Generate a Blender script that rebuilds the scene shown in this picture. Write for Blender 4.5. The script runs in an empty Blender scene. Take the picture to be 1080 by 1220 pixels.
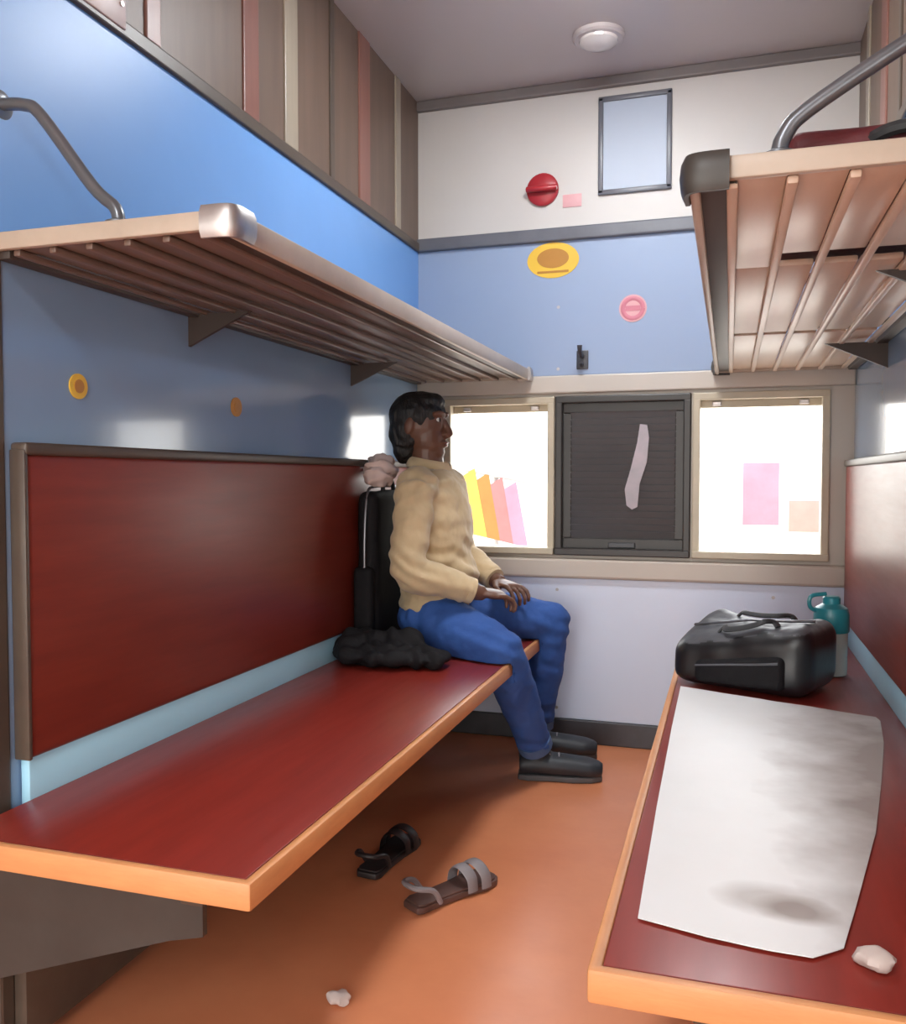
import bpy, bmesh, math, random
from mathutils import Vector, Matrix, noise
random.seed(7)
S = bpy.context.scene
C = S.collection
PI = math.pi

# ------------------------------------------------------------------ materials
def _n(nt, kind, **kw):
    n = nt.nodes.new(kind)
    for k, v in kw.items():
        n.inputs[k].default_value = v
    return n

def mat(name, col, rough=0.5, col2=None, scale=6.0, stretch=(1, 1, 1), amount=1.0, spec=0.5, metal=0.0,
        coat=0.0, coat_rough=0.1, bump=0.0, bump_scale=60.0, rough_var=0.0, wave=False, ior=1.5, sheen=0.0):
    """Principled surface, noise-mixed between two colours, optional grain bump."""
    m = bpy.data.materials.new(name); m.use_nodes = True
    nt = m.node_tree; b = nt.nodes['Principled BSDF']
    b.inputs['Roughness'].default_value = rough
    b.inputs['Metallic'].default_value = metal
    b.inputs['Specular IOR Level'].default_value = spec
    b.inputs['IOR'].default_value = ior
    b.inputs['Coat Weight'].default_value = coat
    b.inputs['Coat Roughness'].default_value = coat_rough
    b.inputs['Sheen Weight'].default_value = sheen
    tc = nt.nodes.new('ShaderNodeTexCoord')
    mp = nt.nodes.new('ShaderNodeMapping'); mp.inputs['Scale'].default_value = stretch
    nt.links.new(tc.outputs['Object'], mp.inputs['Vector'])
    if col2 is None:
        col2 = tuple(c * 0.82 for c in col)
    nz = _n(nt, 'ShaderNodeTexNoise', Scale=scale, Detail=6.0, Roughness=0.62)
    nt.links.new(mp.outputs['Vector'], nz.inputs['Vector'])
    rp = nt.nodes.new('ShaderNodeValToRGB')
    rp.color_ramp.elements[0].position = 0.5 - 0.22 / max(amount, .01) * .9
    rp.color_ramp.elements[1].position = 0.5 + 0.22 / max(amount, .01) * .9
    rp.color_ramp.elements[0].color = (*col2, 1); rp.color_ramp.elements[1].color = (*col, 1)
    nt.links.new(nz.outputs['Fac'], rp.inputs['Fac'])
    nt.links.new(rp.outputs['Color'], b.inputs['Base Color'])
    if rough_var:
        n2 = _n(nt, 'ShaderNodeTexNoise', Scale=scale * 1.7, Detail=4.0)
        nt.links.new(mp.outputs['Vector'], n2.inputs['Vector'])
        mr = _n(nt, 'ShaderNodeMapRange'); mr.inputs['To Min'].default_value = max(0, rough - rough_var)
        mr.inputs['To Max'].default_value = min(1, rough + rough_var)
        nt.links.new(n2.outputs['Fac'], mr.inputs['Value']); nt.links.new(mr.outputs['Result'], b.inputs['Roughness'])
    if bump:
        n3 = _n(nt, 'ShaderNodeTexNoise', Scale=bump_scale, Detail=5.0)
        nt.links.new(mp.outputs['Vector'], n3.inputs['Vector'])
        bp = _n(nt, 'ShaderNodeBump', Strength=bump, Distance=0.01)
        nt.links.new(n3.outputs['Fac'], bp.inputs['Height']); nt.links.new(bp.outputs['Normal'], b.inputs['Normal'])
    return m

M = {}
M['laminate_red'] = mat('laminate_red', (.235, .033, .018), .37, (.175, .022, .013), 5, (1.5, .6, 6), .8, spec=.5, bump=.012, bump_scale=9, rough_var=.05)
M['seat_red'] = mat('seat_red', (.27, .028, .018), .34, (.20, .020, .013), 5, (6, .7, 2), .8, spec=.5, bump=.01, bump_scale=9, rough_var=.06)
M['lipping'] = mat('lipping', (.74, .33, .13), .45, (.62, .26, .10), 9, (1, 1, 5), .8, bump=.05)
M['blue'] = mat('blue_laminate', (.17, .37, .74), .38, (.15, .33, .68), 3, amount=.6, spec=.4)
M['blue_shaded'] = mat('blue_laminate_shaded', (.24, .36, .54), .16, (.21, .32, .48), 3, amount=.6, spec=.5, coat=.4, coat_rough=.06)  # partition blue greyed in colour for the shade below the rack
M['pale_blue'] = mat('pale_blue_paint', (.46, .80, .97), .35, (.41, .73, .90), 4, amount=.6)
M['brown_panel'] = mat('brown_laminate', (.165, .108, .078), .45, (.12, .078, .056), 4, (1, 5, .4), .8)
M['brown_red'] = mat('red_brown_strip', (.25, .11, .085), .35, (.19, .08, .06), 5, (1, 4, .4))
M['beige_strip'] = mat('beige_strip', (.36, .30, .23), .4, (.29, .24, .18), 5, (1, 4, .4))
M['dark_trim'] = mat('dark_trim', (.10, .075, .055), .4, (.07, .05, .04))
M['cream_wall'] = mat('cream_wall', (.62, .59, .56), .45, (.57, .54, .51), 3, amount=.5, bump=.02)
M['wall_blue'] = mat('wall_blue', (.30, .385, .54), .4, (.275, .35, .50), 3, amount=.5)
M['wall_lavender'] = mat('wall_lavender', (.66, .73, .88), .35, (.61, .68, .83), 3, amount=.5, bump=.02)
M['wall_beige'] = mat('wall_beige', (.56, .50, .44), .4, (.50, .445, .385), 4, amount=.5, bump=.02)
M['rail_grey'] = mat('rail_grey', (.15, .155, .18), .35, (.11, .115, .135))
M['ceiling'] = mat('ceiling_grey', (.54, .485, .475), .3, (.50, .445, .435), 2, amount=.4, coat=.15, coat_rough=.15)
M['ceil_trim'] = mat('ceiling_trim', (.19, .165, .16), .4)
M['floor'] = mat('floor_vinyl', (.82, .31, .145), .33, (.70, .24, .11), 3.2, (1, 1, 1), .8, spec=.6, bump=.03, bump_scale=40, rough_var=.1)
M['steel'] = mat('steel', (.62, .57, .56), .42, (.42, .40, .39), 12, metal=.9)
M['painted_steel'] = mat('grey_painted_steel', (.06, .052, .046), .42, (.04, .035, .031), 6)
M['dark_steel'] = mat('dark_steel', (.08, .08, .09), .4, (.05, .05, .055), 6, metal=.3)
M['tube'] = mat('tube_steel', (.20, .21, .23), .3, (.15, .16, .18), 8, metal=.6)
M['rack_edge'] = mat('rack_edge', (.52, .43, .35), .4, (.42, .34, .27), 6)
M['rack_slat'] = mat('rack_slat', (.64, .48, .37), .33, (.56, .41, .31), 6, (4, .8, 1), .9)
M['rack_slat_shaded'] = mat('rack_slat_shaded', (.20, .125, .095), .33, (.12, .078, .06), 5, (4, .8, 1), .9)  # darker copy of the slat wood, shade under the left rack in its colour
M['rack_cross'] = mat('rack_cross', (.06, .042, .034), .5, (.045, .032, .026), 6)
M['shutter'] = mat('shutter_grey', (.10, .10, .105), .35, (.08, .08, .085), 5)
M['frame_alu'] = mat('window_frame', (.55, .48, .36), .4, (.46, .40, .30), 6)
M['frame_dark'] = mat('window_frame_dark', (.035, .03, .028), .4)
M['rubber'] = mat('black_rubber', (.02, .02, .022), .6)
M['red_paint'] = mat('red_paint', (.42, .025, .035), .35)
M['pink_print'] = mat('pink_print', (.78, .42, .44), .5)
M['rose_print'] = mat('rose_print', (.66, .22, .28), .5)
M['yellow'] = mat('yellow_print', (.82, .52, .05), .45, (.76, .46, .04))
M['amber'] = mat('amber_print', (.50, .22, .03), .45)
M['white'] = mat('white_print', (.8, .8, .78), .45)
M['notice_blue'] = mat('notice_sheet', (.46, .52, .62), .5, (.42, .48, .58), 3, amount=.4)
M['sheet'] = mat('white_sheet', (.86, .86, .86), .45, (.80, .80, .79), 4, amount=.7, bump=.08, bump_scale=9)
def tint_spots(m, spots):
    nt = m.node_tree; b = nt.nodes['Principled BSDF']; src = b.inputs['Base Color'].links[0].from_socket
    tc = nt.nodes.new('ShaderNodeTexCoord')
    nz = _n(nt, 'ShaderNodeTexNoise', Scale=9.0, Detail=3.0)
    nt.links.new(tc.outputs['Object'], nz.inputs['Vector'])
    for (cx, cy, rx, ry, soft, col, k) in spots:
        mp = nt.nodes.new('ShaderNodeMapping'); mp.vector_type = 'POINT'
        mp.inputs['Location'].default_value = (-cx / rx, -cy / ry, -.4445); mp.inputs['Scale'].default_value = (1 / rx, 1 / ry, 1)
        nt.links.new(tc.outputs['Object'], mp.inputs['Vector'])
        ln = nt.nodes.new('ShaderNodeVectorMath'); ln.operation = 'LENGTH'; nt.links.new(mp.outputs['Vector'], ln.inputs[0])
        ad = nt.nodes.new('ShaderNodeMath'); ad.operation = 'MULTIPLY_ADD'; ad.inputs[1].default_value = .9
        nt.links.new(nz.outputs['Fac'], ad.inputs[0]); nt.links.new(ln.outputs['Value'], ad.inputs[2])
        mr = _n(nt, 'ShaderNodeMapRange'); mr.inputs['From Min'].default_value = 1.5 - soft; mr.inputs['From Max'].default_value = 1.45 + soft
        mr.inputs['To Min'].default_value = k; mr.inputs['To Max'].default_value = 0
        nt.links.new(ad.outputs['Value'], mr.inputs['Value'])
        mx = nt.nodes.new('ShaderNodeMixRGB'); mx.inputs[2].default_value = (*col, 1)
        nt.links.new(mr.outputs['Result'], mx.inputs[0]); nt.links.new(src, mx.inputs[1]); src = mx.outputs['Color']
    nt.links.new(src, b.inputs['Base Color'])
tint_spots(M['sheet'], [(.055, 1.215, .055, .042, .42, (.42, .37, .34), .7), (.085, 1.195, .040, .034, .40, (.22, .15, .12), .75), (.36, 1.60, .20, .75, .45, (.24, .175, .145), .9)])  # two brown stains, then a wide browner tone along the right side
M['black_fabric'] = mat('black_fabric', (.008, .007, .009), .7, (.013, .012, .013), 30, spec=.2, bump=.25, bump_scale=260)
M['black_nylon'] = mat('black_nylon', (.011, .011, .013), .42, (.008, .008, .010), 10, coat=.3, coat_rough=.3, bump=.12, bump_scale=24)
M['nylon_sheen'] = mat('nylon_sheen', (.075, .075, .085), .45, (.055, .055, .064), 12, bump=.1, bump_scale=60)
M['webbing'] = mat('webbing', (.03, .03, .033), .6, (.02, .02, .022), 40)
M['zip'] = mat('zip_metal', (.22, .22, .24), .35, metal=.8)
M['teal'] = mat('teal_plastic', (.03, .30, .36), .3, (.025, .25, .31))
M['clear_plastic'] = mat('milky_plastic', (.48, .53, .50), .25, (.42, .47, .44), 4)
M['maroon'] = mat('maroon_cloth', (.14, .018, .022), .6, (.09, .012, .016), 12, bump=.3, bump_scale=40)
M['skin'] = mat('skin', (.15, .066, .040), .45, (.12, .052, .032), 9, amount=.6, bump=.02, bump_scale=120)
M['eye_white'] = mat('eye_white', (.75, .72, .68), .2)
M['iris'] = mat('iris', (.03, .015, .01), .2)
M['lip'] = mat('lip', (.20, .07, .055), .4)
M['hair'] = mat('hair', (.006, .005, .005), .5, (.012, .009, .008), 24, (6, 6, 1), bump=.5, bump_scale=40)
M['shirt'] = mat('shirt_beige', (.62, .47, .28), .8, (.52, .39, .23), 9, bump=.35, bump_scale=18, sheen=.2)
M['jeans'] = mat('jeans', (.035, .115, .40), .8, (.022, .072, .27), 8, bump=.35, bump_scale=24)
M['denim_hem'] = mat('denim_hem', (.09, .17, .36), .8)
M['shoe'] = mat('shoe_dark', (.03, .035, .045), .5, (.02, .024, .03))
M['sole'] = mat('shoe_sole', (.11, .11, .115), .6)
M['pale_cloth'] = mat('pale_cloth', (.66, .52, .47), .8, (.56, .43, .39), 9, bump=.3, bump_scale=24)
M['sandal_dark'] = mat('sandal_dark', (.035, .025, .025), .5, (.02, .014, .014), 12)
M['sandal_brown'] = mat('sandal_brown', (.14, .07, .055), .5, (.09, .045, .035), 12)
M['strap_grey'] = mat('strap_grey', (.30, .27, .28), .5)
M['paper'] = mat('paper_scrap', (.60, .50, .46), .7, (.52, .42, .38))
M['lamp_glass'] = mat('lamp_glass', (.82, .78, .74), .2, coat=.4)
def emit(name, col, s):
    m = bpy.data.materials.new(name); m.use_nodes = True; b = m.node_tree.nodes['Principled BSDF']
    b.inputs['Base Color'].default_value = (*col, 1); b.inputs['Emission Color'].default_value = (*col, 1); b.inputs['Emission Strength'].default_value = s
    return m
M['lit'] = emit('lit_diffuser', (.95, .98, 1), 11.0)
M['platform'] = mat('platform_concrete', (.55, .52, .48), .8, (.47, .44, .41), 3, bump=.1)
M['board_white'] = mat('board_white', (.72, .69, .64), .6, (.66, .63, .58), 3, amount=.4)
M['post_grey'] = mat('post_grey', (.3, .3, .3), .5)
M['poster_pink'] = mat('poster_pink', (.33, .16, .215), .6)
M['poster_salmon'] = mat('poster_salmon', (.36, .20, .175), .6)
M['c_yellow'] = mat('cloth_yellow', (.52, .31, .05), .8)
M['c_orange'] = mat('cloth_orange', (.46, .13, .03), .8)
M['c_red'] = mat('cloth_red', (.50, .12, .12), .8)
M['c_pink'] = mat('cloth_pink', (.42, .17, .24), .8)

# ------------------------------------------------------------------ mesh building
class MB:
    def __init__(s): s.bm = bmesh.new(); s.mi = 0; s.mats = []
    def use(s, m):
        if m not in s.mats: s.mats.append(m)
        s.mi = s.mats.index(m); return s
    def _take(s, tmp):
        me = bpy.data.meshes.new('tmp'); 
        for f in tmp.faces: f.material_index = s.mi
        tmp.to_mesh(me); tmp.free()
        s.bm.from_mesh(me); bpy.data.meshes.remove(me); return s
    def box(s, x0, x1, y0, y1, z0, z1, bev=0.0, seg=2, mtx=None):
        t = bmesh.new()
        bmesh.ops.create_cube(t, size=1.0)
        for v in t.verts:
            v.co = Vector(((x0 + x1) / 2 + v.co.x * (x1 - x0), (y0 + y1) / 2 + v.co.y * (y1 - y0), (z0 + z1) / 2 + v.co.z * (z1 - z0)))
        if bev > 0:
            bmesh.ops.bevel(t, geom=t.edges[:], offset=bev, segments=seg, profile=.5, affect='EDGES')
        if mtx: bmesh.ops.transform(t, matrix=mtx, verts=t.verts)
        return s._take(t)
    def ell(s, c, r, rot=None, u=20, v=14):
        t = bmesh.new(); bmesh.ops.create_uvsphere(t, u_segments=u, v_segments=v, radius=1.0)
        mx = Matrix.Translation(c) @ (rot.to_4x4() if rot else Matrix.Identity(4)) @ Matrix.Diagonal((*r, 1))
        bmesh.ops.transform(t, matrix=mx, verts=t.verts); return s._take(t)
    def tube(s, pts, r, seg=10, smooth=0, flat=None, cap=True, n0=None):
        """sweep along pts; r number or list; flat=(a,b) scales the section along its two axes"""
        P = [Vector(p) for p in pts]
        Rr = r if isinstance(r, (list, tuple)) else [r] * len(P)
        if smooth:
            Q, RR = [], []
            for i in range(len(P) - 1):
                p0 = P[max(i - 1, 0)]; p1 = P[i]; p2 = P[i + 1]; p3 = P[min(i + 2, len(P) - 1)]
                for k in range(smooth):
                    u = k / smooth
                    Q.append(.5 * ((2 * p1) + (p2 - p0) * u + (2 * p0 - 5 * p1 + 4 * p2 - p3) * u * u + (3 * p1 - p0 - 3 * p2 + p3) * u ** 3))
                    RR.append(Rr[i] * (1 - u) + Rr[i + 1] * u)
            Q.append(P[-1]); RR.append(Rr[-1]); P, Rr = Q, RR
        t = bmesh.new(); rings = []; n = Vector(n0) if n0 else None
        for i, p in enumerate(P):
            d = (P[min(i + 1, len(P) - 1)] - P[max(i - 1, 0)]).normalized()
            if n is None:
                n = Vector((1, 0, 0)) if abs(d.z) > .9 else d.cross(Vector((0, 0, 1))).normalized()
            n = (n - d * n.dot(d)).normalized(); b = d.cross(n)
            fa, fb = flat if flat else (1, 1)
            rings.append([t.verts.new(p + (n * math.cos(a) * fa + b * math.sin(a) * fb) * Rr[i]) for a in [2 * PI * k / seg for k in range(seg)]])
        for a, b in zip(rings, rings[1:]):
            for k in range(seg): t.faces.new((a[k], a[(k + 1) % seg], b[(k + 1) % seg], b[k]))
        if cap:
            t.faces.new(rings[0][::-1]); t.faces.new(rings[-1])
        bmesh.ops.recalc_face_normals(t, faces=t.faces); return s._take(t)
    def lathe(s, prof, c, axis='z', seg=24):
        t = bmesh.new(); rings = []
        for (r, h) in prof:
            ring = []
            for k in range(seg):
                a = 2 * PI * k / seg; p = (r * math.cos(a), r * math.sin(a), h)
                if axis == 'y': p = (p[0], p[2], p[1])
                if axis == 'x': p = (p[2], p[0], p[1])
                ring.append(t.verts.new(Vector(p) + Vector(c)))
            rings.append(ring)
        for a, b in zip(rings, rings[1:]):
            for k in range(seg): t.faces.new((a[k], a[(k + 1) % seg], b[(k + 1) % seg], b[k]))
        t.faces.new(rings[0][::-1]); t.faces.new(rings[-1])
        bmesh.ops.recalc_face_normals(t, faces=t.faces); return s._take(t)
    def prism(s, poly, axis, a0, a1, bev=0.0):
        t = bmesh.new()
        def P(p, a):
            return {'x': (a, p[0], p[1]), 'y': (p[0], a, p[1]), 'z': (p[0], p[1], a)}[axis]
        A = [t.verts.new(P(p, a0)) for p in poly]; B = [t.verts.new(P(p, a1)) for p in poly]
        n = len(poly); t.faces.new(A); t.faces.new(B[::-1])
        for k in range(n): t.faces.new((A[k], B[k], B[(k + 1) % n], A[(k + 1) % n]))
        bmesh.ops.recalc_face_normals(t, faces=t.faces)
        if bev: bmesh.ops.bevel(t, geom=t.edges[:], offset=bev, segments=2, profile=.5, affect='EDGES')
        return s._take(t)
    def rot(s, deg, axis='Z', c=(0, 0, 0)):
        bmesh.ops.rotate(s.bm, verts=s.bm.verts, cent=c, matrix=Matrix.Rotation(math.radians(deg), 3, axis)); return s
    def move(s, v):
        bmesh.ops.translate(s.bm, verts=s.bm.verts, vec=v); return s
    def wobble(s, amp, scale):
        for v in s.bm.verts:
            v.co += noise.noise_vector(v.co * scale) * amp
        return s
    def organic(s, voxel=.006, smooth=4, amp=0.0, scale=10.0):
        """fuse all pieces into one continuous skin"""
        me = bpy.data.meshes.new('tmp'); s.bm.to_mesh(me); o = bpy.data.objects.new('tmp', me); C.objects.link(o)
        r = o.modifiers.new('r', 'REMESH'); r.mode = 'VOXEL'; r.voxel_size = voxel
        if smooth:
            k = o.modifiers.new('s', 'SMOOTH'); k.iterations = smooth; k.factor = .5
        bpy.context.view_layer.update()
        dg = bpy.context.evaluated_depsgraph_get()
        nm = bpy.data.meshes.new_from_object(o.evaluated_get(dg))
        s.bm.clear(); s.bm.from_mesh(nm)
        bpy.data.objects.remove(o); bpy.data.meshes.remove(me); bpy.data.meshes.remove(nm)
        if amp: s.wobble(amp, scale)
        return s
    def build(s, name, m=None, parent=None, smooth=True, world=True):
        me = bpy.data.meshes.new(name)
        if parent is not None and world:
            bmesh.ops.translate(s.bm, verts=s.bm.verts, vec=-wloc(parent))
        s.bm.to_mesh(me); s.bm.free()
        for x in ([m] if m else s.mats): me.materials.append(x)
        if smooth:
            for p in me.polygons: p.use_smooth = True
            me.set_sharp_from_angle(angle=math.radians(38))
        o = bpy.data.objects.new(name, me); C.objects.link(o)
        if parent is not None: o.parent = parent
        return o


def wloc(o):
    v = Vector((0, 0, 0))
    while o is not None: v += Vector(o.location); o = o.parent
    return v
def tag(o, label, cat, group=None, kind=None):
    o['label'] = label; o['category'] = cat
    if group: o['group'] = group
    if kind: o['kind'] = kind
    return o
def thing(name, label, cat, loc=(0, 0, 0), group=None):
    o = bpy.data.objects.new(name, None); o.empty_display_size = .05; C.objects.link(o); o.location = loc
    return tag(o, label, cat, group)
def struct(mb, name, m=None, parent=None, label=None, cat=None, smooth=False):
    o = mb.build(name, m, parent, smooth=smooth)
    if parent is None:
        o['kind'] = 'structure'
        if label: o['label'] = label; o['category'] = cat
    return o
def B(*a, **k): return MB().box(*a, **k)
def copy_tree(o, parent=None):
    c = o.copy(); C.objects.link(c)
    if parent is not None: c.parent = parent
    for ch in [x for x in o.children]: copy_tree(ch, c)
    return c

# ------------------------------------------------------------------ the coach shell
D = 3.30            # inner face of the window wall
XL, XR = -1.18, 0.405   # inner faces of the two partitions of the bay
CH = 2.46           # ceiling height
YB = -1.15          # wall across the aisle
X0, X1 = -3.2, 2.6
struct(B(X0, X1, YB - .1, D + .1, -.06, 0), 'floor', M['floor'], None, 'orange red vinyl floor of the railway coach aisle', 'floor')
struct(B(X0, X1, YB - .1, D + .1, CH, CH + .06), 'ceiling', M['ceiling'], None, 'grey brown glossy coach ceiling', 'ceiling')

# window wall with three openings
wins = [(-1.045, -.655, .735, 1.285), (-.607, -.158, .735, 1.285), (-.108, .305, .735, 1.285)]
wb = MB()
xs = [X0, wins[0][0], wins[0][1], wins[1][0], wins[1][1], wins[2][0], wins[2][1], X1]
wb.box(X0, X1, D, D + .09, 0, .735).box(X0, X1, D, D + .09, 1.285, CH)
for a, b in ((X0, wins[0][0]), (wins[0][1], wins[1][0]), (wins[1][1], wins[2][0]), (wins[2][1], X1)):
    wb.box(a, b, D, D + .09, .735, 1.285)
wall = struct(wb, 'wall_back', M['wall_beige'], None, 'panelled coach side wall with three windows, beige around the glass', 'wall')
struct(B(XL, XR, D - .012, D, .09, .625, .003), 'lower_panel', M['wall_lavender'], wall)
struct(B(XL, XR, D - .012, D, 1.385, 1.885, .003), 'middle_panel', M['wall_blue'], wall)
struct(B(XL, XR, D - .012, D, 1.93, 2.425, .003), 'upper_panel', M['cream_wall'], wall)
struct(B(XL, XR, D - .03, D, 1.883, 1.932, .006), 'trim_1', M['rail_grey'], None, 'dark grey moulding rail across the end wall', 'trim')
struct(B(XL, XR, D - .03, D, 2.42, CH, .006), 'trim_2', M['ceil_trim'], None, 'brown grey cornice strip between end wall and ceiling', 'trim')
struct(B(XL, XR, D - .022, D, 1.318, 1.385, .006), 'trim_3', M['wall_beige'], None, 'beige beam above the three windows', 'trim')
struct(B(XL, XR, D - .03, D, .625, .70, .01), 'trim_4', M['wall_beige'], None, 'beige sill beam under the three windows', 'trim')
struct(B(XL, XR, D - .018, D, 0, .09, .005), 'baseboard_back', M['dark_steel'], None, 'dark skirting along the end wall', 'baseboard')
for x in (-.62, .15):
    p = MB()
    for z in (.13, .36, .58): p.lathe([(.006, 0), (.006, .003), (.003, .005)], (x, D - .0125, z), 'y', 10)
    for z in (1.41, 1.64, 1.86): p.lathe([(.006, 0), (.006, .003), (.003, .005)], (x, D - .0125, z), 'y', 10)
    p.build('panel_screw', M['steel'], wall)

def window_frame(i, x0, x1, z0, z1, mt, label):
    w = .022
    f = MB()
    f.box(x0 - w, x1 + w, D - .02, D + .02, z1 - .004, z1 + w, .004).box(x0 - w, x1 + w, D - .035, D + .02, z0 - w, z0 + .004, .004)
    f.box(x0 - w, x0 + .004, D - .02, D + .02, z0, z1, .004).box(x1 - .004, x1 + w, D - .02, D + .02, z0, z1, .004)
    o = struct(f, 'window_%d' % i, mt, None, label, 'window')
    return o
w1 = window_frame(1, *wins[0], M['frame_alu'], 'open window beside the sitting person, colourful cloth outside')
w2 = window_frame(2, *wins[1], M['frame_dark'], 'middle window closed by a dark grey shutter')
w3 = window_frame(3, *wins[2], M['frame_alu'], 'open window above the black bag, pink poster outside')
for w, (x0, x1, z0, z1) in ((w1, wins[0]), (w3, wins[2])):
    # raised sash: only its bottom rail and two catches hang below the head of the opening
    struct(B(x0, x1, D + .03, D + .055, z1 - .03, z1, .004), 'sash_rail', M['frame_alu'], w)
    for x in (x0 + .06, x1 - .06):
        struct(B(x - .016, x + .016, D + .015, D + .035, z1 - .024, z1 - .008, .003), 'catch', M['steel'], w)
x0, x1, z0, z1 = wins[1]
sh = MB().box(x0, x0 + .035, D + .012, D + .04, z0 + .041, z1 - .041, .003).box(x1 - .035, x1, D + .012, D + .04, z0 + .041, z1 - .041, .003)
sh.box(x0, x1, D + .012, D + .04, z0, z0 + .04, .004).box(x0, x1, D + .012, D + .04, z1 - .04, z1, .004)
shut = struct(sh, 'shutter', M['frame_dark'], w2)
lv = MB()
n = 19
for k in range(n):
    zc = z0 + .04 + (k + .5) * (z1 - z0 - .08) / n
    lv.box(x0 + .03, x1 - .03, D + .016, D + .020, zc - .017, zc + .017, 0, mtx=Matrix.Translation((0, D + .02, zc)) @ Matrix.Rotation(.35, 4, 'X') @ Matrix.Translation((0, -D - .02, -zc)))
lv.box(x0 + .02, x1 - .02, D + .034, D + .038, z0, z1)
struct(lv, 'louvre_panel', M['shutter'], shut)
nt = MB().prism([(-.365, .90), (-.345, .885), (-.325, .895), (-.318, .98), (-.292, 1.06), (-.285, 1.15), (-.292, 1.195), (-.318, 1.20), (-.328, 1.13), (-.352, 1.03), (-.372, .96)], 'y', D + .004, D + .0075)
struct(nt, 'pale_patch', mat('pale_patch', (.50, .42, .46), .5, (.36, .34, .37), 10), shut)['label'] = 'pale pinkish patch'  # irregular pale pinkish patch on the shutter
struct(B((x0 + x1) / 2 - .05, (x0 + x1) / 2 + .05, D, D + .02, z0 + .006, z0 + .026, .004), 'shutter_handle', M['dark_steel'], shut)

# the partitions of the bay
def partition(name, x, sgn, label):
    """sgn=+1: the bay lies towards +x of the face at x"""
    a, b = (x - .04, x) if sgn > 0 else (x, x + .04)
    w = struct(B(a, b, 1.20, D, 0, CH), name, M['blue_shaded'], None, label, 'wall')
    t = .004
    def plate(y0, y1, z0, z1, th, bev=.001):
        return B(x if sgn > 0 else x - th, x + th if sgn > 0 else x, y0, y1, z0, z1, bev)
    struct(plate(1.20, D, 1.405, 1.885, t), 'upper_blue_panel', M['blue'], w)
    struct(plate(1.20, D, 1.915, CH, t), 'top_panel', M['brown_panel'], w)
    struct(plate(1.20, D, 1.883, 1.917, .014, .004), 'panel_trim', M['dark_trim'], w)
    struct(B(a - .004, b + .004, 1.17, 1.205, 0, CH, .006), 'end_post', M['dark_trim'], w)
    for y, wd, mm in ((1.62, .05, 'brown_red'), (2.02, .075, 'brown_red'), (2.235, .075, 'beige_strip'), (2.50, .03, 'dark_trim'), (2.75, .09, 'brown_red'), (3.06, .05, 'beige_strip')):
        struct(plate(y - wd / 2, y + wd / 2, 1.917, CH, .010, .003), 'batten', M[mm], w)
    return w
pl = partition('wall_left', XL, 1, 'sky blue bay partition with brown battened top above the long bench')
pr = partition('wall_right', XR, -1, 'bay partition behind the bench with the white sheet')

# rest of the coach: unseen aisle wall, doorway widened to light the floor, windows, ends
wf = MB()
ops = [(-2.7, -2.0, .75, 1.45), (-1.50, -.06, .02, 2.0), (.30, 1.0, .75, 1.45), (1.3, 2.0, .75, 1.45)]
px = X0
for (a, b, z0, z1) in ops:
    wf.box(px, a, YB - .08, YB, 0, CH)
    if z0 > .05: wf.box(a, b, YB - .08, YB, 0, z0)
    wf.box(a, b, YB - .08, YB, z1, CH); px = b
wf.box(px, X1, YB - .08, YB, 0, CH)
struct(wf, 'wall_front', M['cream_wall'])
struct(B(X0 - .08, X0, YB - .08, D + .09, 0, CH), 'wall_west', M['cream_wall'])
struct(B(X1, X1 + .08, YB - .08, D + .09, 0, CH), 'wall_east', M['cream_wall'])

# ------------------------------------------------------------------ benches
def bench(sgn, label):
    """sgn=+1 left bench (backrest at XL, front edge towards +x)"""
    xb = XL if sgn > 0 else XR
    xf = -.625 if sgn > 0 else -.15
    t = thing('bench', label, 'bench', (xb + sgn * .3, 2.17, 0))
    def X(a, b):   # distances from the partition
        return (xb + sgn * a, xb + sgn * b) if sgn > 0 else (xb - b, xb - a)
    dep = abs(xf - xb)
    y0, y1 = (1.055 if sgn > 0 else .985), D - .04
    B(*X(.022, dep - .0165), y0 + .0165, y1, .402, .440, .002).build('seat', M['seat_red'], t)
    q = lambda a: xb + sgn * a
    lp = MB().prism([(q(0), y0), (q(dep), y0), (q(dep), y1), (q(dep - .016), y1), (q(dep - .016), y0 + .016), (q(0), y0 + .016)], 'z', .400, .4408, .005)
    lp.build('edge_lipping', M['lipping'], t)
    B(*X(.002, .022), 1.225, y1, .425, .515, .004).build('back_rail', M['pale_blue'], t)['label'] = 'pale blue rail below the backrest'
    b = MB().box(*X(.004, .030), 1.222, y1, .512, 1.045, .012, 4)
    bk = b.build('backrest', M['laminate_red'], t)
    B(*X(.0, .036), 1.216, y1, 1.040, 1.062, .006, 3).build('backrest_cap', M['dark_trim'], bk)
    B(*X(.0, .033), 1.214, 1.223, .512, 1.05, .003).build('backrest_edge', M['dark_trim'], bk)
    for y in (1.15, 2.1, 3.1):
        # cantilever gusset plate under the seat
        poly = [(xb + sgn * .005, .40), (xb + sgn * .42, .40), (xb + sgn * .42, .30), (xb + sgn * .36, .285), (xb + sgn * .005, .16)]
        g = MB().prism(poly, 'y', y - .006, y + .006)
        g.prism([(xb + sgn * .005, .402), (xb + sgn * .47, .402), (xb + sgn * .47, .392), (xb + sgn * .005, .392)], 'y', y - .03, y + .03)
        g.build('bracket', M['painted_steel'], t, smooth=False)
    B(*X(.40, .44), y0 + .06, y1, .362, .400, .003).build('bearer', M['dark_trim'], t)
    B(*X(.004, .03), 1.2, y1, .02, .395, .002).build('back_panel', M['dark_trim'], t)
    return t
bl = bench(1, 'red brown laminate bench with a person sitting on its far end')
br_ = bench(-1, 'red brown bench with a white sheet spread on the seat')

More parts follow.
